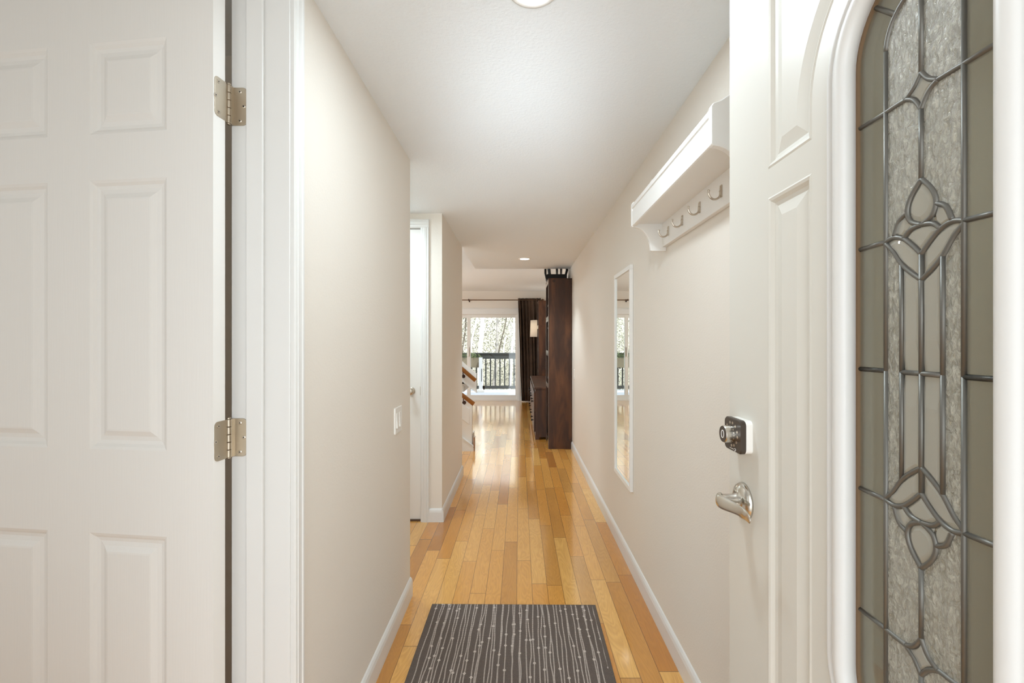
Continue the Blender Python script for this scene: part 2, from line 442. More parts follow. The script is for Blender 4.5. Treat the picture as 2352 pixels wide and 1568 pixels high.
m.loft([[Vector((XL + t, y, 2.10 + w_ * .9)) for w_, t in CAS] for y in (.25, 1.128)])
cs = m.build('trim_4', 'trim'); struct(cs, 'white moulded casing around the left doorway', 'door frame')

# panel door builder (local: u along -x from hinge edge, y=0 front face, z up)
def inset(poly, d):
    n = len(poly); out = []
    for i in range(n):
        a, b, c = Vector(poly[i - 1]), Vector(poly[i]), Vector(poly[(i + 1) % n])
        e1 = (b - a).normalized(); e2 = (c - b).normalized()
        n1 = Vector((-e1.y, e1.x)); n2 = Vector((-e2.y, e2.x))
        k_ = 1 + n1.dot(n2)
        out.append(tuple(b + (n1 + n2) / max(k_, .3) * d))
    return out
PPROF = [(0, 0), (.006, .0025), (.012, .007), (.020, .0085), (.030, .007), (.042, .0015), (.046, .001)]
def panel_rings(m, poly, P, prof=PPROF, scale=1):
    """poly counter-clockwise in (u,z); P(u,z,depth)->Vector"""
    rings = []
    for ins, dep in prof:
        rings.append([P(u, z, dep) for u, z in inset(poly, ins * scale)])
    R = [[m.bm.verts.new(p) for p in r] for r in rings]
    for a, b in zip(R, R[1:]):
        for i in range(len(a)):
            j = (i + 1) % len(a); m._f([a[i], a[j], b[j], b[i]])
    m._f(R[-1])
def six_panel(m, W, Ht, T, cols, rows, P):
    us = sorted({0, W} | {c for q in cols for c in q}); zs = sorted({0, Ht} | {c for q in rows for c in q})
    for back in (0, 1):
        Q = (lambda u, z, d: P(u, z, d)) if not back else (lambda u, z, d: P(u, z, T - d))
        for i in range(len(us) - 1):
            for j in range(len(zs) - 1):
                a = (us[i], us[i + 1]); b = (zs[j], zs[j + 1])
                if a in cols and b in rows:
                    panel_rings(m, [(a[0], b[0]), (a[1], b[0]), (a[1], b[1]), (a[0], b[1])], Q)
                else:
                    m._f([m.bm.verts.new(Q(*p, 0)) for p in ((a[0], b[0]), (a[1], b[0]), (a[1], b[1]), (a[0], b[1]))])
    for (u0, z0, u1, z1) in ((0, 0, 0, Ht), (0, Ht, W, Ht), (W, Ht, W, 0), (W, 0, 0, 0)):
        m._f([m.bm.verts.new(P(*p)) for p in ((u0, z0, 0), (u1, z1, 0), (u1, z1, T), (u0, z0, T))])
    bmesh.ops.remove_doubles(m.bm, verts=m.bm.verts, dist=1e-5)

# side door: back corner at (-.676,1.06)
th = math.radians(7)
Ld = thing('door_1', 'open white six-panel door on the left, hung on two nickel hinges', 'door', (-.6803, 1.0253, .015), -th, kind='structure')
cols = [(.115, .312), (.424, .621)]
rows = [(.235, .797), (.99, 1.607), (1.713, 1.923)]
m = MB(); six_panel(m, .736, 2.065, .035, cols, rows, lambda u, z, d: Vector((-u, d, z)))
m.build('door_slab', 'door_skin', Ld)
# hinges: knuckle at world (-.6765,1.074), built in world coordinates relative to door
def to_local(o, p): return o.matrix_basis.inverted() @ Vector(p)
Ld.matrix_basis = Matrix.Translation((-.6803, 1.0253, .015)) @ Matrix.Rotation(-th, 4, 'Z')
Li = Ld.matrix_basis.inverted()
kx, ky = -.6765, 1.0735
for hz in (1.25 + 546 * .001013, 1.25 - 220 * .001013):
    hh = .0445
    def xf(mb):
        for v in mb.bm.verts: v.co = Li @ v.co
        return mb
    m = MB()
    # barrel of five knuckles
    for q in range(5):
        z0 = hz - hh + q * 2 * hh / 5
        m.lathe((kx, ky, 0), [(.0045, z0 + .0003), (.0060, z0 + .0010), (.0060, z0 + 2 * hh / 5 - .001), (.0045, z0 + 2 * hh / 5 - .0003)], 16)
    m.lathe((kx, ky, 0), [(.0030, hz + hh), (.0055, hz + hh), (.0055, hz + hh + .0035), (.003, hz + hh + .0045)], 16)
    m.lathe((kx, ky, 0), [(.003, hz - hh - .003), (.0045, hz - hh - .002), (.0045, hz - hh)], 16)
    def leafshape(w_, h_, r):
        pts = [(0, -h_), (w_ - r, -h_)]
        for q in range(6): a = -PI / 2 + q * PI / 10; pts.append((w_ - r + r * math.cos(a), -h_ + r + r * math.sin(a)))
        for q in range(6): a = q * PI / 10; pts.append((w_ - r + r * math.cos(a), h_ - r + r * math.sin(a)))
        pts.append((0, h_)); return pts
    # jamb leaf on the jamb face (normal -y)
    pts = leafshape(.036, hh, .010)
    m.loft([[Vector((kx + .0005 + u, yy, hz + v)) for u, v in pts] for yy in (1.0825, 1.0852)])
    m.box(kx - .001, kx + .006, ky + .002, 1.085, hz - hh, hz + hh)
    # door leaf on the door edge (plane x ~ const, rotated by th)
    pts = leafshape(.034, hh, .010)
    ex, ey = math.sin(th), math.cos(th)
    c0 = Vector((-.6760, 1.060, 0))
    m.loft([[c0 + Vector((-ex * (u - .002) + off * ey, -ey * (u - .002) - off * ex, hz + v)) for u, v in pts] for off in (-.0006, .0012)])
    m.box(kx - .0012, kx + .0004, 1.058, ky - .003, hz - hh, hz + hh)
    hg = xf(m).build('hinge', 'brass', Ld, bevel=0.0006)
    hg['label'] = 'satin nickel butt hinge'
    for (u, v) in ((.021, .034), (.030, 0), (.021, -.034)):
        m = MB().use('nickel'); m.lathe((kx + u, 0, hz + v), [(.0042, 1.0827), (.0042, 1.0818), (.0030, 1.0812)], 14, 'Y')
        for a_ in (0, 1):
            mm = m.use('screw'); w1, w2 = (.0019, .0006) if a_ else (.0006, .0019)
            mm.box(kx + u - w1, kx + u + w1, 1.0809, 1.0813, hz + v - w2, hz + v + w2)
        sc = xf(m).build('screw', None, hg)
    for (u, v) in ((.021, .034), (.029, 0), (.021, -.034)):
        m = MB().use('nickel')
        p = c0 + Vector((-ex * u + .0012 * ey, -ey * u - .0012 * ex, hz + v))
        nrm = Vector((ey, -ex, 0))
        m.disc(p, nrm, .0042, .0008, 14)
        m.use('screw').disc(p + nrm * .0008, nrm, .0016, .0003, 4)
        xf(m).build('screw', None, hg)

# closet door in the alcove
Cd = thing('door_2', 'closed white closet door with a round nickel knob, beyond the near left wall', 'door', (-.69, 3.236, 0.012), 0, kind='structure')
m = MB(); six_panel(m, .762, 2.03, .035, [(.115, .325), (.437, .647)], [(.235, .785), (.97, 1.58), (1.69, 1.90)], lambda u, z, d: Vector((-u, d, z)))
m.build('door_slab', 'door_skin', Cd)
m = MB(); m.lathe((-.066, 0, .898), [(.026, 0), (.026, -.004), (.020, -.009), (.010, -.012), (.009, -.03), (.017, -.038), (.0255, -.048), (.0265, -.056), (.022, -.064), (.010, -.068)], 28, 'Y')
m.build('knob', 'nickel', Cd, smooth=True)
m = MB().box(-.0055, .0005, -.001, .001, .868, .928).build('strike_plate', 'brass', Cd)
m = MB()
C2 = [(0, 0), (0, .008), (.006, .012), (.020, .013), (.024, .016), (.040, .016), (.045, .013), (.050, .016), (.056, .015), (.057, 0)]
m.loft([[Vector((-.687 + w_, 3.22 - t, z)) for w_, t in C2] for z in (0, 2.048)])
m.loft([[Vector((-1.455 - w_, 3.22 - t, z)) for w_, t in C2] for z in (0, 2.048)])
m.loft([[Vector((x, 3.22 - t, 2.048 + w_)) for w_, t in C2] for x in (-1.512, -.63)])
m.box(-.69, -.671, 3.221, 3.33, 0, 2.048).box(-1.47, -1.455, 3.221, 3.33, 0, 2.048).box(-1.47, -.671, 3.221, 3.33, 2.046, 2.065)
struct(m.build('trim_5', 'trim'), 'white casing around the closet door', 'door frame')
struct(B((-1.455, -.69, 3.225, 3.33, 0, .010)).build('trim_6', 'dark_gap'), 'dark strip painted in as the shaded gap under the closet door', 'shaded gap')  # shade of the door gap, put in as a coloured strip

# ------------------------------------------------------------------ front door
Fx = 0.42; UC = 0.493; ZC = 1.2166      # face plane, centre line of the glass
Fd = thing('door_3', 'open front door with an arched leaded glass light, on the right', 'door', (Fx, UC, 0), 0, kind='structure')
# local coordinates: x depth into the door, y = world y - UC, z = world z
def stadium(r, zc, n=28):
    pts = [(r * math.cos(PI * i / n), ZC + zc + r * math.sin(PI * i / n)) for i in range(n + 1)]
    pts += [(r * math.cos(PI + PI * i / n), ZC - zc + r * math.sin(PI + PI * i / n)) for i in range(n + 1)]
    return pts
ARC = 1.59 - ZC
def curve_plate(loops, depth0, depth1, name, mat, parent, bevel=0):
    """flat plate with holes in the y-z plane between x=depth0 and depth1; loops[0] is the outline"""
    cu = D.curves.new(name, 'CURVE'); cu.dimensions = '2D'; cu.fill_mode = 'BOTH'
    for lp in loops:
        sp = cu.splines.new('POLY'); sp.points.add(len(lp) - 1)
        for i, (u, v) in enumerate(lp): sp.points[i].co = (u, v, 0, 1)
        sp.use_cyclic_u = True
    cu.extrude = (depth1 - depth0) / 2
    o = D.objects.new('tmp', cu); C.objects.link(o)
    dg = bpy.context.evaluated_depsgraph_get(); dg.update()
    me = D.meshes.new_from_object(o.evaluated_get(dg))
    D.objects.remove(o); D.curves.remove(cu)
    mid = (depth0 + depth1) / 2
    for v in me.vertices:
        a, b, c = v.co; v.co = (mid + c, a, b)
    me.name = name; me.materials.clear(); me.materials.append(M[mat])
    bm = bmesh.new(); bm.from_mesh(me); bmesh.ops.remove_doubles(bm, verts=bm.verts, dist=1e-5)
    bmesh.ops.recalc_face_normals(bm, faces=bm.faces); bm.to_mesh(me); bm.free()
    for p in me.polygons: p.use_smooth = False
    r = D.objects.new(name, me); C.objects.link(r); r.parent = parent
    return r
y0, y1 = .922 - UC, .038 - UC
def mirror(p): return [(-u, v) for u, v in reversed(p)]
def flip(p): return [(u, 2 * ZC - v) for u, v in reversed(p)]
arcp = [(.1695 * math.sin(a), 1.59 + .1695 * math.cos(a)) for a in [math.asin(.02 / .1695) + (PI / 2 - math.asin(.02 / .1695)) * i / 16 for i in range(17)]]
upper = [(.2855, 1.5416), (.2855, 1.93), (.02, 1.93)] + arcp + [(.1695, 1.5416)]
lower = [(.2855, .46), (.2855, 1.493), (.1695, 1.493), (.1695, .46)]
base = [(.2855, .14), (.2855, .41), (-.2855, .41), (-.2855, .14)]
panels = [upper, mirror(upper), lower, mirror(lower), base]
slab = curve_plate([[(y0, .01), (y0, 2.07), (y1, 2.07), (y1, .01)], stadium(.108, ARC)] + panels, 0, .045, 'door_slab', 'door_paint', Fd)
FPROF = [(0, 0), (.003, -.0015), (.007, .0), (.012, .005), (.018, .0065), (.024, .005), (.038, .001), (.042, .001)]
m = MB()
for pl in panels:
    area = sum(pl[i - 1][0] * pl[i][1] - pl[i][0] * pl[i - 1][1] for i in range(len(pl)))
    pp = pl if area > 0 else list(reversed(pl))
    panel_rings(m, pp, lambda u, z, d: Vector((d, u, z)), FPROF)
    panel_rings(m, pp, lambda u, z, d: Vector((.045 - d, u, z)), FPROF)
m.build('door_panels', 'door_paint', Fd)
# glass moulding ring (both faces)
m = MB()
GM = [(.130, .001), (.1298, -.003), (.128, -.0065), (.124, -.0085), (.1205, -.0075), (.1185, -.0035), (.1170, -.0030), (.1155, -.0050), (.112, -.0100), (.107, -.0130), (.100, -.0138), (.095, -.0115), (.0915, -.006), (.0915, .008), (.108, .008)]
for side in (0, 1):
    rings = []
    for r, d in GM:
        rings.append([Vector((d if not side else .045 - d, u, z)) for u, z in stadium(r, ARC)])
    R = [[m.bm.verts.new(p) for p in r] for r in rings]
    for a, b in zip(R, R[1:] + R[:1]):
        for i in range(len(a)): j = (i + 1) % len(a); m._f([a[i], a[j], b[j], b[i]])
o = m.build('glass_moulding', 'trim', Fd, smooth=True)
# leaded glass design, symmetrical about both axes: (u, v) with v measured from the glass centre
def sm(pts, n=5):
    out = []
    for i in range(len(pts) - 1):
        p0 = pts[max(i - 1, 0)]; p1 = pts[i]; p2 = pts[i + 1]; p3 = pts[min(i + 2, len(pts) - 1)]
        for q in range(n):
            t = q / n
            out.append(tuple(.5 * (2 * p1[k] + (p2[k] - p0[k]) * t + (2 * p0[k] - 5 * p1[k] + 4 * p2[k] - p3[k]) * t * t + (-p0[k] + 3 * p1[k] - 3 * p2[k] + p3[k]) * t ** 3) for k in (0, 1)))
    return out + [pts[-1]]
tear = sm([(0, .2079), (.0125, .1933), (.0177, .179), (.0135, .166), (.0, .1588)])
small = sm([(.0177, .1765), (.0288, .170), (.0355, .1550)])
out_h = [(.092, .1500), (.0475, .1510)]
up_ = sm([(.0480, .1510), (.0360, .1535), (.0228, .1492), (.0106, .1388), (0, .1277)])
arc_ = sm([(.0228, .1492), (.0135, .1570), (0, .1592)])
lo_ = sm([(.0480, .1488), (.0370, .1380), (.0255, .1215), (.0132, .1100), (0, .1005)])
dia1 = sm([(0, .3218), (.006, .311), (.0195, .3030)][::-1])
dia_t = [(0, .3218), (.0040, .3160), (.0092, .3098), (.0195, .3030)]
dia_b = [(0, .2824), (.0050, .2915), (.0110, .2985), (.0195, .3030)]
dia_s = sm([(.0195, .3030), (.034, .3030), (.0475, .3025)]) + [(.092, .3025)]
# the came rises from the right hand side of each diamond in the photograph towards the border
V = [(.0252, .1205), (.0252, 0)]
lines = []
for half in (lambda p: p, lambda p: (p[0], -p[1])):
    for sx in (1, -1):
        for L in (tear, small, out_h, up_, arc_, lo_, sm(dia_t), sm(dia_b), dia_s, V, [(.092, 0), (.0475, 0)], [(.0475, 0), (.0475, ARC)],
                  [(.0475 * math.cos(a * PI / 24), ARC + .0475 * math.sin(a * PI / 24)) for a in range(13)],
                  [(.0475 * .707, ARC + .0475 * .707), (.092 * .707, ARC + .092 * .707)]):
            lines.append([half((sx * u, v)) for u, v in L])
    lines.append([half(p) for p in [(0, ARC + .048), (0, .3218)]])
    lines.append([half(p) for p in [(0, .2824), (0, .2079)]])
    lines.append([half(p) for p in [(0, .1277), (0, 0)]])
lines.append([(-.0252, 0), (.0252, 0)])
GX = .010
m = MB()
for L in lines:
    pts = [Vector((GX, u, ZC + v)) for u, v in L]
    wdt = .0028
    rings = []
    for i, p in enumerate(pts):
        t = (pts[min(i + 1, len(pts) - 1)] - pts[max(i - 1, 0)]).normalized()
        nn = Vector((0, -t.z, t.y))
        rings.append([p + nn * wdt * c_ + Vector((s_ * .0028, 0, 0)) for c_, s_ in ((1, .25), (.55, .9), (0, 1.15), (-.55, .9), (-1, .25), (-1, -.25), (-.55, -.9), (0, -1.15), (.55, -.9), (1, -.25))])
    m.loft(rings)
m.build('lead_came', 'lead', Fd, smooth=True)
# panes
petals = []
def closed(a): return [(u, v) for u, v in a]
tearP = tear + [(-u, v) for u, v in tear[-2:0:-1]]
petal = up_[:-1] + [(0, .1277)] + [(0, .1005)] + lo_[-2:0:-1]
inner = [(0, .1277)] + up_[::-1][1:] [: next(i for i, p in enumerate(up_[::-1]) if p[0] >= .0228)] 
inner = [p for p in up_[::-1] if p[0] <= .0228] + arc_[1:]
innerP = inner + [(-u, v) for u, v in inner[-2:0:-1]]
smallP = small + [p for p in up_ if .0228 <= p[0] <= .036] + [(.0160, .1560), (.0140, .1655)]
stripP = [(0.0005, 0.0005), (.0252, 0.0005), (.0252, .1205)] + [p for p in lo_ if p[0] < .0252]
diaP = sm(dia_t) + sm(dia_b)[::-1][1:]
diaP = diaP + [(-u, v) for u, v in diaP[-2:0:-1]]
def shrink(p, d=.0006):
    a = sum(p[i - 1][0] * p[i][1] - p[i][0] * p[i - 1][1] for i in range(len(p)))
    p = p if a > 0 else p[::-1]
    return inset(p, d)
pieces = []
for hf in (1, -1):
    for P_ in (tearP, innerP, diaP): pieces.append([(u, hf * v) for u, v in P_])
    for sx in (1, -1):
        for P_ in (petal, smallP, stripP): pieces.append([(sx * u, hf * v) for u, v in P_])
Z_ = lambda L: [(u, ZC + v) for u, v in L]
m = MB()
for P_ in pieces:
    q = Z_(shrink(P_))
    c = (sum(a for a, b in q) / len(q), sum(b for a, b in q) / len(q))
    r0 = [Vector((GX + .0010, a, b)) for a, b in q]; r1 = [Vector((GX - .0022, c[0] + (a - c[0]) * .62, c[1] + (b - c[1]) * (.62 if len(q) > 12 else .85))) for a, b in q]
    R0 = [m.bm.verts.new(p) for p in r0]; R1 = [m.bm.verts.new(p) for p in r1]
    for i in range(len(R0)): j = (i + 1) % len(R0); m._f([R0[i], R0[j], R1[j], R1[i]])
    m._f(R1)
m.build('bevelled_glass', 'glass_bevel', Fd)['label'] = 'bevelled tulip pieces'
curve_plate([stadium(.0475, ARC)] + [Z_(shrink(p, .0001)) for p in pieces], GX - .0004, GX + .0004, 'textured_glass', 'glass_chip', Fd)
curve_plate([stadium(.092, ARC), stadium(.0476, ARC)], GX - .0004, GX + .0004, 'border_glass', 'glass_border', Fd)
curve_plate([stadium(.0925, ARC), stadium(.0885, ARC)], GX - .004, GX + .004, 'glass_seal', 'seal', Fd)

# lever handle
ly, lz = .862 - UC, .954
m = MB(); m.lathe((0, ly, lz), [(.034, 0), (.034, -.003), (.031, -.008), (.022, -.0125), (.015, -.0135), (.0145, -.018), (.0125, -.019), (.0125, -.040)], 40, 'X')
ros = m.build('lever_rose', 'chrome', Fd, smooth=True)
lv = []
path = [(-.036, .012), (-.0462, .007), (-.0490, -.006), (-.0460, -.022), (-.0385, -.042), (-.0345, -.062), (-.0350, -.084), (-.0400, -.103)]
hts = [.0115, .0130, .0135, .0125, .0105, .0095, .0090, .0070]
thk = [.0040, .0065, .0070, .0060, .0042, .0034, .0028, .0020]
m = MB(); rings = []
for (x, y), hh, tt in zip(path, hts, thk):
    rings.append([Vector((x + tt * math.cos(a), ly + y, lz + .002 + hh * math.sin(a))) for a in [2 * PI * q / 14 for q in range(14)]])
m.loft(rings)
m.tube([Vector((-.018, ly, lz)), Vector((-.047, ly, lz + .001))], .0125, 20)
lev = m.build('lever', 'chrome', Fd, smooth=True)
md = lev.modifiers.new('sub', 'SUBSURF'); md.levels = 1; md.render_levels = 2
# keypad deadbolt
ky_, kz_ = .8625 - UC, 1.0775
def rsq(w_, h_, r, n=6):
    pts = []
    for cx_, cy_, a0 in ((w_ - r, h_ - r, 0), (-w_ + r, h_ - r, PI / 2), (-w_ + r, -h_ + r, PI), (w_ - r, -h_ + r, 1.5 * PI)):
        for q in range(n + 1): a = a0 + q * PI / 2 / n; pts.append((cx_ + r * math.cos(a), cy_ + r * math.sin(a)))
    return pts
def plate(m, w_, h_, r, xs, off=(0, 0)):
    m.loft([[Vector((x, ky_ + off[0] + u * s_, kz_ + off[1] + v * s_)) for u, v in rsq(w_, h_, r)] for x, s_ in xs])
m = MB(); plate(m, .0325, .0300, .009, [(0, 1), (-.012, 1), (-.014, .97)])
dbb = m.build('deadbolt_base', 'plate', Fd); dbb['label'] = 'white backing plate'
m = MB(); plate(m, .0330, .0300, .009, [(-.012, .99), (-.0130, 1.02), (-.0200, 1.02), (-.0220, .97)])
dbk = m.build('keypad', 'dark_plastic', Fd)
m = MB(); m.lathe((0, ky_ + .003, kz_ + .001), [(.0165, -.021), (.0160, -.037), (.0150, -.0385)], 32, 'X')
kb = m.build('thumb_knob', 'chrome', dbk, smooth=False)
m = MB(); m.lathe((0, ky_ + .003, kz_ + .001), [(.0148, -.0384), (.0148, -.0389)], 32, 'X'); m.build('knob_face', 'dark_plastic', dbk)
m = MB()
pr_ = []
for q in range(25):
    a = 2 * PI * q / 24; pr_.append(Vector((-.0391, ky_ + .003 + .0052 * math.cos(a), kz_ + .001 + .0070 * math.sin(a))))
m.tube(pr_, .0007, 6, False); m.build('knob_ring', 'plate', dbk)
for i, a in enumerate([205, 235, 265, 120, 95, 150, 180, 60, 40, 290]):
    a = math.radians(a - 20)
    m = MB(); m.disc((-.0219, ky_ + .003 + .0235 * math.cos(a), kz_ + .001 + .0215 * math.sin(a)), (-1, 0, 0), .0026, .0006, 14)
    m.build('key_button', 'nickel', dbk)
m = MB(); m.box(-.0226, -.0220, ky_ - .006, ky_ + .010, kz_ - .0262, kz_ - .0252)
pr_ = [Vector((-.0224, ky_ - .011 + .0025 * math.cos(a), kz_ - .0257 + .0025 * math.sin(a))) for a in [math.radians(40 + 28 * q) for q in range(11)]]
m.tube(pr_, .0005, 6, False); m.build('maker_mark', 'plate', dbk)

# front door frame around the camera
m = MB().box(-.50, -.455, -.14, 0, 0, 2.10).box(.470, .485, -.14, 0, 0, 2.10).box(-.50, .485, -.14, 0, 2.075, 2.10)
struct(m.build('trim_7', 'trim'), 'white frame of the front doorway', 'door frame')

# ------------------------------------------------------------------ coat shelf
cs_ = thing('coat_shelf', 'white wall shelf with four coat hooks high on the right wall', 'coat rack', (XR, 1.96, 1.65))
def P(x, z): return (x - XR, z - 1.65)
prof = [P(.473, 1.74), P(.473, 1.833), P(.478, 1.840), P(.495, 1.846), P(.520, 1.862), P(.540, 1.888), P(.550, 1.915), P(.556, 1.934), P(.566, 1.940), P(.580, 1.935), P(.600, 1.928), P(XR, 1.926), P(XR, 1.634),
        P(.556, 1.634), P(.552, 1.638)]
for q in range(9):
    a = q / 8 * PI / 2
    prof.append(P(.478 + (.552 - .478) * math.cos(a), 1.642 + (1.735 - 1.642) * math.sin(a)))
ends = [(1.96 - .018, 1.96), (1.137, 1.155)]
for (a, b) in ends:
    m = MB(); m.prism(prof, 'Y', a - 1.96, b - 1.96)
    # prism on axis Y expects (x,z)
    m.build('end_bracket', 'white', cs_, bevel=0.002)
m = MB().box(.600 - XR, -.0005, 1.155 - 1.96, 1.942 - 1.96, 0.0, 1.90 - 1.65); m.build('back_board', 'white', cs_, bevel=0.001)
m = MB().box(.490 - XR, .600 - XR, 1.155 - 1.96, 1.942 - 1.96, 1.748 - 1.65, 1.764 - 1.65); m.build('shelf_board', 'white', cs_)
m = MB(); fp = [P(.478, 1.737), P(.4745, 1.740), P(.4745, 1.800), P(.477, 1.804), P(.477, 1.810), P(.473, 1.813), P(.473, 1.828), P(.480, 1.833), P(.490, 1.833), P(.490, 1.737)]
m.prism(fp, 'Y', 1.155 - 1.96, 1.942 - 1.96); m.build('front_rail', 'white', cs_)
for i, hy in enumerate((1.369, 1.533, 1.696, 1.856)):
    y = hy - 1.96
    m = MB(); m.tube([Vector((.5995 - XR, y, .050)), Vector((.5975 - XR, y, .045))], .006, 12)
    x0 = .597
    pts = [(x0, .060), (x0 - .001, .045), (x0 - .003, .033), (x0 - .010, .026), (x0 - .020, .024), (x0 - .030, .029), (x0 - .0355, .039), (x0 - .0360, .047), (x0 - .0345, .052)]
    m.tube([Vector((px - XR, y, pz)) for px, pz in sm(pts, 3)], [.0032] * 22 + [.0036, .0038, .0030], 8)
    m.box(.5965 - XR, .6000 - XR, y - .0055, y + .0055, .030, .066)
    m.build('coat_hook', 'nickel', cs_, smooth=False, bevel=0.0004)['label'] = 'nickel coat hook'

# ------------------------------------------------------------------ wall mirror
mr = thing('wall_mirror', 'tall narrow white-framed mirror hanging on the right wall', 'mirror', (XR, 2.715, 1.055))
ya, yb, za, zb = -.213, .213, -.618, .618
m = MB(); fw = .024
for (a, b, c, d) in ((ya, yb, za, za + fw), (ya, yb, zb - fw, zb), (ya, ya + fw, za + fw, zb - fw), (yb - fw, yb, za + fw, zb - fw)):
    m.box(-.018, -.0005, a, b, c, d)
m.build('mirror_frame', 'white', mr, bevel=0.0015)
MB().box(-.0105, -.007, ya + fw, yb - fw, za + fw, zb - fw).build('mirror_glass', 'mirror', mr)

# ------------------------------------------------------------------ switches
def switch(name, label, x, side, y, z, wdt, rockers, hgt=.114):
    t = thing(name, label, 'light switch', (x, y, z))
    s_ = side
    m = MB(); m.loft([[Vector((s_ * dx, u * k_, v * k_)) for u, v in rsq(wdt / 2, hgt / 2, .005, 3)] for dx, k_ in ((0, 1), (.004, 1), (.006, .975))])
    m.build('cover_plate', 'plate', t)
    for r_ in rockers:
        m = MB(); m.loft([[Vector((s_ * .0055, r_ - .0165, -.033)), Vector((s_ * .0055, r_ + .0165, -.033)), Vector((s_ * .0055, r_ + .0165, .033)), Vector((s_ * .0055, r_ - .0165, .033))],
                          [Vector((s_ * .0105, r_ - .0155, -.032)), Vector((s_ * .0105, r_ + .0155, -.032)), Vector((s_ * .0070, r_ + .0155, .032)), Vector((s_ * .0070, r_ - .0155, .032))]])
        m.build('rocker', 'plate', t, bevel=0.0008)
switch('light_switch', 'white double rocker switch on the near left wall', XL, 1, 2.045, .908, .116, (-.023, .023))
switch('light_switch', 'small white switch on the right wall just before the dark bookcase', XR, -1, 5.18, .89, .070, (0,))

# ------------------------------------------------------------------ recessed lights
def can(label, x, y, pw, beam=0):
    t = thing('recessed_light', label, 'ceiling light', (x, y, H), group='recessed ceiling lights')
    m = MB(); R = [(.066, 0), (.066, -.003), (.060, -.006), (.052, -.005), (.050, -.001), (.050, 0)]
    rings = [[Vector((r * math.cos(2 * PI * q / 40), r * math.sin(2 * PI * q / 40), h)) for q in range(40)] for r, h in R]
    m.loft(rings, cap=False); m.build('trim_ring', 'white', t, smooth=True)
    m = MB(); m.lathe((0, 0, 0), [(.050, -.0005), (.049, -.003), (.03, -.004)], 40); m.build('lens', 'lamp', t)
    if beam: light('recessed_lamp', 'SPOT', (x, y, H - .009), pw, (0.80, 0.92, 1), (0, 0, 0), spot_size=math.radians(beam), spot_blend=0.6, shadow_soft_size=.06)
    else: light('recessed_lamp', 'AREA', (x, y, H - .009), pw, (0.78, 0.91, 1), (0, 0, 0), shape='DISK', size=.13)
can('large round recessed ceiling light right above the front door end', .035, 1.174, 4.2)
can('small far recessed ceiling light near the living room', .056, 4.97, 34, 104)

# ------------------------------------------------------------------ entry mat
mt = MB(); n = 30
x0, x1, yA, yB = -.388, .388, -.60, .42
mt.loft([[Vector((x * s_, y * s_, z)) for x, y in ((x0, yA), (x1, yA), (x1, yB), (x0, yB))] for z, s_ in ((0, 1), (.004, 1.0), (.006, .997))])
mo = mt.build('entry_mat', 'mat_cloth', None, (-.032, 1.773, 0.0005))
mo.rotation_euler = (0, 0, math.radians(-.6))
tag(mo, 'dark grey flatweave mat with pale beaded stripes on the oak floor', 'rug')

# ------------------------------------------------------------------ living room furniture
def bookcase(label, y0_, y1_):
    t = thing('bookcase', label, 'bookcase', (XR - .004, y0_, 0), group='tall dark bookcases of the wall unit')
    x0 = .345 - (XR - .004); x1 = 0; L = y1_ - y0_; h = 1.99
    for yy in (0, L - .022):
        MB().box(x0, x1, yy, yy + .022, 0, h).build('side_panel', 'dark_wood', t, bevel=0.002)
    MB().box(x1 - .01, x1, .022, L - .022, .06, h - .02).build('back_panel', 'dark_wood', t)
    MB().box(x0 - .008, x1, -.004, L + .004, h, h + .012).build('top_board', 'dark_wood', t, bevel=0.002)
    MB().box(x0 + .01, x1 - .01, .022, L - .022, 0, .06).build('plinth', 'dark_wood', t)
    for z in (.08, .45, .80, 1.12, 1.42, 1.70):
        MB().box(x0 + .012, x1 - .01, .022, L - .022, z, z + .02).build('shelf', 'dark_wood', t)
    m = MB().box(x0 - .006, x0, 0, .035, .0, h).box(x0 - .006, x0, L - .035, L, .0, h).box(x0 - .006, x0, .035, L - .035, h - .05, h)
    for z in (.05, .70, 1.09, 1.50): m.box(x0 - .006, x0, .035, L - .035, z, z + .06)
    m.build('face_frame', 'polished', t)
    return t
bookcase('near tall dark wood bookcase against the right wall at the end of the hall', 5.41, 5.905)
bookcase('far tall dark wood bookcase beyond the low cabinet, near the curtain', 8.28, 8.78)
t = thing('media_cabinet', 'low dark wood media cabinet between the two tall bookcases', 'cabinet', (XR - .004, 5.93, 0))
x0 = .205 - (XR - .004); L = 2.10; h = .67
m = MB().box(x0, 0, 0, .022, .03, h - .025).box(x0, 0, L - .022, L, .03, h - .025).box(-.012, 0, .022, L - .022, .03, h - .025).box(x0 + .02, -.012, .022, L - .022, .05, .07)
m.box(x0, x0 + .02, .022, L - .022, .03, .09).box(x0, x0 + .02, .022, L - .022, h - .06, h - .025)
for yy in (.68, 1.39): m.box(x0, -.012, yy, yy + .02, .07, h - .03)
m.build('body', 'dark_wood', t, bevel=0.002)
MB().box(x0 - .015, 0, -.008, L + .008, h - .025, h).build('cabinet_top', 'dark_wood', t, bevel=0.003)
for i, yy in enumerate((.03, .705, 1.415)):
    wd = .64 if i else .645
    m = MB(); 
    m.box(x0 - .018, x0, yy, yy + wd, .35, .60); dr = m.build('drawer', 'dark_wood', t, bevel=0.003)
    for kk in (.18, .46):
        MB().lathe((x0 - .018, yy + kk, .47), [(.006, 0), (.006, -.014), (.014, -.02), (.015, -.027), (.008, -.032)], 14, 'X').build('knob', 'black', dr)
    m = MB(); m.box(x0 - .018, x0, yy, yy + wd, .095, .34); dd = m.build('drawer', 'dark_wood', t, bevel=0.003)
    for kk in (.18, .46):
        MB().lathe((x0 - .018, yy + kk, .22), [(.006, 0), (.006, -.014), (.014, -.02), (.015, -.027), (.008, -.032)], 14, 'X').build('knob', 'black', dd)
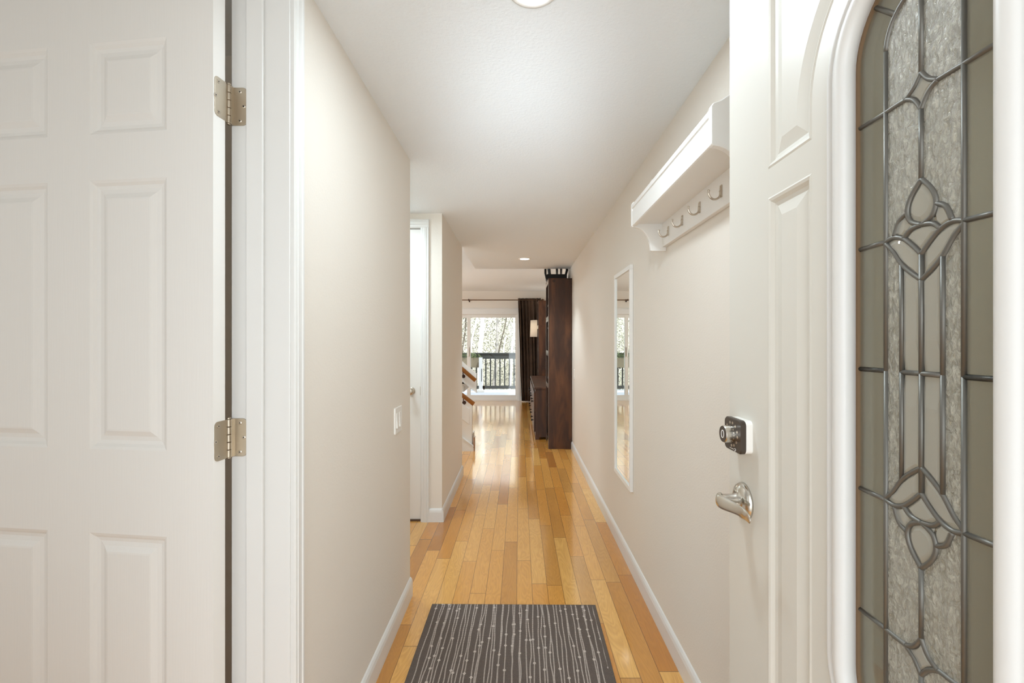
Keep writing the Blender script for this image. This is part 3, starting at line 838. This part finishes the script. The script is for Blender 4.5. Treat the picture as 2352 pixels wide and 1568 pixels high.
for yy in (.0, L - .05):
    for xx in (x0, -.05): MB().box(xx, xx + .05, yy, yy + .05, 0, .03).build('foot', 'dark_wood', t)

# black stand on the near bookcase
t = thing('black_metal_stand', 'black metal basket stand on top of the near bookcase, cut off by the low ceiling', 'plant stand', (.47, 5.78, 2.002))
m = MB(); m.prism([(x, z) for x, z in rsq(.125, .033, .012, 3)], 'Y', -.10, .10)
for v in m.bm.verts: v.co.z += .055; v.co.x += -.01
m.box(-.10, .09, -.08, .08, 0, .03)
m.build('basket', 'black', t, bevel=0.003)
for (xb, xt, ww) in ((-.090, -.112, .016), (.002, -.002, .009), (.05, .056, .009)):
    for yy in (-.085, .085):
        MB().tube([Vector((xb, yy, .07)), Vector((xb * .5 + xt * .5, yy, .17)), Vector((xt, yy, .30))], [ww * .7, ww * .8, ww], 8).build('upright', 'black', t)
m = MB().tube([Vector((-.145, -.09, .31)), Vector((-.150, -.09, .10)), Vector((-.138, -.09, .035)), Vector((-.118, -.09, .016))], [.016, .014, .010, .008], 8); m.build('side_arm', 'black', t)
m = MB().tube([Vector((.125, -.05, .31)), Vector((.12, -.05, .14)), Vector((.098, -.05, .06)), Vector((.075, -.05, .03))], [.018, .016, .012, .008], 8); m.build('side_arm', 'black', t)

# curtain and rod
t = thing('curtain', 'dark brown pleated curtain hanging beside the sliding glass door', 'curtain', (0.0, 9.72, 0))
N = 220; m = MB(); rows_ = []
zz = [.015, .3, .8, 1.3, 1.8, 2.10, 2.125, 2.15, 2.178]
for z in zz:
    row = []
    for i in range(N + 1):
        u = i / N
        xl = .05 - .075 * max(0, (z - .0)) / 2.17 if z < 2.1 else -.025
        x = xl + (.45 - xl) * u
        amp = .030 if z < 2.05 else (.014 if z < 2.16 else .02)
        y = amp * (.65 + .45 * math.sin(u * 7.3 + 1)) * math.sin(u * 2 * PI * 8 + 1.3 * math.sin(u * 11) + .5 * math.sin(z * 2.2 + u * 9)) + .012 * math.sin(u * 41 + z * 1.3)
        if z > 2.16: y += .006 * math.sin(u * 170)
        zq = z + (.006 * math.sin(u * 140) if z > 2.16 else 0)
        row.append(m.bm.verts.new((x, y, zq)))
    rows_.append(row)
for a, b in zip(rows_, rows_[1:]):
    for i in range(N): m._f([a[i], a[i + 1], b[i + 1], b[i]])
co = m.build('curtain_panel', 'curtain', t, smooth=True); md = co.modifiers.new('s', 'SOLIDIFY'); md.thickness = .003
t = thing('curtain_rod', 'thin bronze curtain rod above the sliding glass door', 'curtain rod', (-1.0, 9.72, 2.142))
MB().tube([Vector((-1.4, 0, 0)), Vector((1.5, 0, 0))], .010, 12).build('rod', 'rod', t, smooth=True)
for x in (-1.39, -.07, 1.49):
    m = MB().box(x - .008, x + .008, .0, .169, -.008, .008).box(x - .012, x + .012, .160, .169, -.03, .03).box(x - .006, x + .006, -.014, .014, -.020, .022); m.build('rod_bracket', 'iron', t)
for s_ in (-1.40, 1.5):
    MB().lathe((s_, 0, 0), [(.011, -.01), (.018, 0), (.018, .012), (.010, .022)], 14, 'X').build('finial', 'rod', t)

# floor lamp
t = thing('floor_lamp', 'floor lamp with a white drum shade in front of the dark curtain', 'floor lamp', (.392, 9.28, 0))
MB().lathe((0, 0, 0), [(.13, 0), (.13, .012), (.11, .02), (.02, .03)], 32).build('base', 'black', t)
MB().tube([Vector((0, 0, .02)), Vector((0, 0, 1.46))], .011, 12).build('pole', 'black', t)
m = MB(); rings = [[Vector((r * math.cos(2 * PI * q / 48), r * math.sin(2 * PI * q / 48), z)) for q in range(48)] for r, z in ((.178, 1.362), (.168, 1.692), (.166, 1.692), (.176, 1.362))]
m.loft(rings + [rings[0]], cap=False); m.build('lamp_shade', 'shade', t, smooth=True)
MB().lathe((0, 0, 1.46), [(.012, 0), (.015, .03), (.028, .06), (.03, .085), (.015, .11)], 16).build('bulb', 'lamp', t, smooth=True)
light('lamp_bulb_light', 'POINT', (.392, 9.28, 1.56), 2.0, (1, 0.97, 0.92), shadow_soft_size=.04)

# ------------------------------------------------------------------ stairs
def rail(name, pts, parent, r=.022):
    m = MB(); m.tube([Vector(p) for p in pts], r, 16, squash=1.15); return m.build(name, 'rail_wood', parent, smooth=True, bevel=0)
def bracket(parent, x, y, z, ywall):
    m = MB(); m.disc((x, ywall, z - .085), (0, -1, 0), .022, .006, 16)
    m.tube([Vector((x, ywall, z - .085)), Vector((x, ywall - .035, z - .098)), Vector((x, y + .004, z - .085)), Vector((x, y, z - .05)), Vector((x, y, z - .018))], .0055, 8)
    m.build('rail_bracket', 'iron', parent)
def zy(py, Y): return EYE + (786 - py) * Y / 1060
YU = 5.62
t = thing('stair_upper_flight', 'white panelled side of the upper stair flight with an oak handrail', 'staircase', (-.525, YU, 0))
def ux(px, Y=YU): return (px - 1193) * Y / 1060 + .525
sl = (901 - 878) / (1094 - 1064)
xr = ux(1094)
sl2 = .86; xl = xr - 1.0
m = MB()
zt, zb_ = zy(858, YU), zy(901, YU)
m.prism([(xr, zb_), (xr, zt), (xl, zt + sl2 * 1.0), (xl, zb_ + .80)], 'Y', 0, .05); m.build('side_panel', 'frame_white', t)
m = MB(); m.prism([(xr + .004, zb_ - .006), (xr + .004, zb_ + .004), (xl, zb_ + .81), (xl, zb_ + .79)], 'Y', -.004, .054); m.build('lower_trim', 'trim', t)
# treads of the upper flight behind the panel
m = MB()
for i in range(4):
    xa = xr - .16 - i * .25; m.box(xa - .26, xa, .05, .85, zb_ + .10 + i * .2, zb_ + .13 + i * .2)
    m.box(xa - .02, xa, .05, .85, zb_ + .0 + i * .2, zb_ + .12 + i * .2)
m.build('tread', 'frame_white', t)
zr = zy(873, YU)
rail('handrail', [(xr - .004, -.05, zr), (xr - 1.0, -.05, zr + .86)], t, .021)
for dx in (.155, .75): bracket(t, xr - dx, -.05, zr + .86 * dx, 0)
m = MB().box(xl - .1, xl, .0, .85, 0, zt + .9); m.build('support_wall', 'frame_white', t)
YL = 5.30
def lx(px): return (px - 1193) * YL / 1060 + .53
t = thing('stair_lower_flight', 'white panelled foot of the stairs with an oak handrail beyond the left wall', 'staircase', (-.53, YL, 0))
xp = lx(1083.5)
m = MB(); zt2 = zy(926, YL + .03)
m.prism([(xp, 0), (xp, zt2), (xp - .9, zt2 + .70), (xp - .9, 0)], 'Y', .03, .10); m.build('side_panel', 'frame_white', t)
m = MB(); m.prism([(xp - .03, .30), (xp - .03, zt2 - .06), (xp - .5, zt2 + .30), (xp - .5, .66)], 'Y', .022, .03); m.build('raised_panel', 'trim', t, bevel=0.006)
xb = lx(1088)
m = MB(); zk = zy(1022, YL)
m.prism([(xb, 0), (xb, zk - .03), (xb - .02, zk), (xb - .9, zk + .62), (xb - .9, 0)], 'Y', 0, .03); m.build('skirt_board', 'trim', t)
m = MB(); m.prism([(xb, zk - .02), (xb, zk - .008), (xb - .9, zk + .64), (xb - .9, zk + .63)], 'Y', -.006, .03); m.build('skirt_cap', 'trim', t)
MB().box(xb, xb + .008, .0, .10, 0, .16).build('end_block', 'rail_wood', t)
m = MB()
for i in range(3):
    xa = xb - .02 - i * .25; m.box(xa - .26, xa, .10, .29, .0, .18 + i * .18)
m.build('tread', 'frame_white', t)
zr = zy(928, YL - .05)
rail('handrail', [(lx(1089.5), -.05, zr), (lx(1089.5) - .9, -.05, zr + .70)], t, .021)
for dx in (.12, .6): bracket(t, lx(1089.5) - dx, -.05, zr + .775 * dx, .03)

# ------------------------------------------------------------------ sliding glass door
gd = thing('door_4', 'white framed sliding glass door onto the deck', 'sliding door', (0, 9.89, 0), 0, kind='structure')
m = MB()
m.box(DX0 - .03, DX1 + .012, -.015, .0, DZ - .11, DZ - .005).box(DX0 - .03, DX1 + .018, -.022, .0, DZ - .005, DZ + .015)
m.box(DX1 - .045, DX1 + .012, -.015, .0, 0, DZ - .11).box(DX0 - .03, DX0 + .03, -.015, .0, 0, DZ - .11)
m.build('casing', 'trim', gd, bevel=0.002)
m = MB()
m.box(DX0, DX1, .0, .11, DZ - .12, DZ).box(DX0, DX0 + .04, .0, .11, 0, DZ - .12).box(DX1 - .045, DX1, .0, .11, 0, DZ - .12).box(DX0, DX1, 0, .11, 0, .035)
m.build('door_frame', 'frame_white', gd, bevel=0.002)
for (a, b, yy) in ((-1.125, -.045, .02), (DX0 + .03, -1.05, .06)):
    m = MB(); st = .042 if yy < .05 else .06
    m.box(a, a + (.072 if yy < .05 else st), yy, yy + .035, .035, DZ - .12).box(b - (st if yy < .05 else .072), b, yy, yy + .035, .035, DZ - .12)
    sl_, sr_ = ((.072, st) if yy < .05 else (st, .072))
    m.box(a + sl_, b - sr_, yy, yy + .035, .035, .118).box(a + sl_, b - sr_, yy, yy + .035, DZ - .185, DZ - .12)
    fr_ = m.build('door_leaf', 'frame_white', gd, bevel=0.002)
    MB().box(a + .04, b - .04, yy + .014, yy + .020, .10, DZ - .17).build('glass_pane', 'glass_clear', fr_)
    if yy < .05:
        MB().box(a + .02, a + .045, yy - .03, yy, .95, 1.15).build('handle', 'frame_white', fr_, bevel=.004)

# ------------------------------------------------------------------ deck
struct(B((-6, 2.5, 10.0, 12.45, -.15, -.02)).build('floor_deck', 'deck'), 'pale deck outside the sliding door', 'deck')
t = thing('deck_railing', 'dark painted deck railing with square balusters', 'railing', (0, 12.2, -.02))
MB().box(-6, 2.5, -.06, .07, .965, .995).build('top_rail', 'rail_paint', t, bevel=0.004)
MB().box(-6, 2.5, -.02, .02, .835, .965).build('fascia_rail', 'rail_paint', t)
MB().box(-6, 2.5, -.02, .02, .045, .125).build('bottom_rail', 'rail_paint', t)
i = 0; x = -4.0
while x < 1.4:
    MB().box(x - .017, x + .017, -.017, .017, .125, .835).build('baluster', 'rail_paint', t); x += .1245
for x in (-5.9, -3.8, -1.01 + .07, .62, 2.4):
    MB().box(x - .02, x + .02, -.02, .02, 0, .125).build('foot', 'rail_paint', t)
t = thing('planter_box', 'tan planter box with trailing green plants hanging on the deck railing', 'planter', (-1.5, 11.98, .60))
m = MB(); m.box(-.48, .49, -.11, .11, 0, .25)
m.build('box', 'planter', t, bevel=0.006)
MB().box(-.46, .47, -.09, .09, .25, .256).build('soil', 'bark_dark', t)
def leafcloud(m, n, cx_, cy_, cz_, rx, ry, rz, s0, s1):
    for _ in range(n):
        while True:
            a = Vector((random.uniform(-1, 1), random.uniform(-1, 1), random.uniform(-1, 1)))
            if a.length < 1: break
        c = Vector((cx_ + a.x * rx, cy_ + a.y * ry, cz_ + a.z * rz)); s_ = random.uniform(s0, s1)
        d1 = Vector((random.gauss(0, 1), random.gauss(0, 1), random.gauss(0, 1))).normalized(); d2 = d1.orthogonal().normalized()
        d2 = (Matrix.Rotation(random.uniform(0, 6.28), 3, d1) @ d2)
        m._f([m.bm.verts.new(c + d1 * s_), m.bm.verts.new(c + d2 * s_ * .35), m.bm.verts.new(c - d1 * s_), m.bm.verts.new(c - d2 * s_ * .35)])
m = MB(); leafcloud(m, 420, 0, -.02, .30, .50, .13, .085, .02, .045); leafcloud(m, 60, .42, -.05, .26, .16, .10, .08, .02, .05)
fo = m.build('foliage', 'leaf_green', t, recalc=False)
for hx in (-.40, .10): MB().box(hx, hx + .03, -.05, .157, -.03, .0).box(hx, hx + .03, .137, .157, -.03, .34).build('hanger', 'black', t)
t = thing('deck_post', 'narrow white post with a grey grip standing on the deck beside the planter', 'post', (-.985, 11.75, -.02))
MB().box(-.045, .045, -.03, .03, 0, .885).build('post_body', 'post_grey', t, bevel=.004)
MB().box(.018, .034, -.036, -.03, .28, .60).build('grip', 'rail_paint', t)
MB().box(-.095, .095, -.06, .06, 0, .06).build('foot', 'frame_white', t, bevel=.004)

# ------------------------------------------------------------------ trees beyond the deck
m = MB()
gy = [13.5, 16, 20, 26, 34, 44]; gz = [-3.5, -3.2, -2.2, 0.2, 5, 11]
cols_ = 24; R = []
for y, z in zip(gy, gz):
    R.append([m.bm.verts.new((-22 + 44 * i / cols_, y + random.uniform(-.4, .4), z + random.uniform(-.3, .3))) for i in range(cols_ + 1)])
for a, b in zip(R, R[1:]):
    for i in range(cols_): m._f([a[i], a[i + 1], b[i + 1], b[i]])
hl = m.build('floor_hillside', 'hill', smooth=True)
struct(hl, 'dry tan hillside rising behind the trees', 'hillside')
md = hl.modifiers.new('s', 'SOLIDIFY'); md.thickness = .3
def tree(label, trunk, r, bark, branches, clouds):
    x, y, z = trunk[0]
    t = thing('eucalyptus_tree', label, 'tree', (x, y, z), group='eucalyptus trees beyond the deck')
    o = Vector((x, y, z))
    n_ = len(trunk)
    MB().tube([Vector(p) - o for p in sm3(trunk)], [r * (1 - .35 * i / (4 * (n_ - 1))) for i in range(4 * (n_ - 1) + 1)], 12).build('trunk', bark, t, smooth=True)
    for (pts, rr, bk) in branches:
        MB().tube([Vector(p) - o for p in sm3(pts)], [rr * (1 - .4 * i / (4 * (len(pts) - 1))) for i in range(4 * (len(pts) - 1) + 1)], 8).build('branch', bk, t, smooth=True)
    m = MB()
    for (n, cx_, cy_, cz_, rx, ry, rz, s0, s1) in clouds: leafcloud(m, n, cx_ - x, cy_ - y, cz_ - z, rx, ry, rz, s0, s1)
    f = m.build('foliage', 'leaf', t, recalc=False)
    return t
def sm3(pts, n=4):
    out = []
    for i in range(len(pts) - 1):
        p0, p1, p2, p3 = [Vector(pts[max(0, min(len(pts) - 1, j))]) for j in (i - 1, i, i + 1, i + 2)]
        for q in range(n):
            t_ = q / n
            out.append(.5 * (2 * p1 + (p2 - p0) * t_ + (2 * p0 - 5 * p1 + 4 * p2 - p3) * t_ * t_ + (-p0 + 3 * p1 - 3 * p2 + p3) * t_ ** 3))
    return out + [Vector(pts[-1])]
def wp(px, py, Y): return ((px - 1193) * Y / 1060, Y, EYE + (786 - py) * Y / 1060)
Yt = 17.0
tree('tallest tree with a thick bright white trunk beyond the railing', [wp(1108, 960, Yt), wp(1103, 860, Yt), wp(1103, 800, Yt), wp(1108, 740, Yt), wp(1107, 560, Yt)], .10, 'bark_white',
     [([wp(1080, 810, Yt), wp(1084, 780, Yt), wp(1092, 745, Yt), wp(1103, 700, Yt)], .04, 'bark_white')], [(9000, -1.9, 19.5, 1.4, 1.8, 1.6, 3.0, .028, .062)])
Yt = 19.0
tree('tree with a mottled grey trunk and a thin dark limb leaning right', [wp(1130, 930, Yt), wp(1138, 850, Yt), wp(1142, 790, Yt), wp(1143, 750, Yt), wp(1147, 560, Yt)], .075, 'bark_grey',
     [([wp(1145, 810, Yt), wp(1152, 780, Yt), wp(1160, 748, Yt), wp(1168, 700, Yt)], .035, 'bark_dark')], [(9500, -.7, 21.5, 1.4, 1.5, 1.6, 3.2, .028, .062)])
Yt = 18.0
tree('pale slender tree at the right edge of the glass', [wp(1160, 960, Yt), wp(1172, 880, Yt), wp(1176, 800, Yt), wp(1181, 760, Yt), wp(1176, 600, Yt)], .05, 'bark_white',
     [([wp(1160, 840, Yt), wp(1157, 800, Yt), wp(1163, 770, Yt)], .035, 'bark_white')], [(8000, .6, 20.5, 1.0, 1.5, 1.4, 3.0, .028, .062)])
Yt = 18.5
tree('thin dark-limbed tree at the left edge of the glass', [wp(1052, 900, Yt), wp(1062, 800, Yt), wp(1069, 750, Yt), wp(1078, 600, Yt)], .045, 'bark_dark',
     [([wp(1068, 870, Yt), wp(1070, 830, Yt), wp(1060, 780, Yt)], .03, 'bark_white')], [(9500, -3.4, 21, 1.2, 1.6, 1.6, 3.2, .028, .062)])
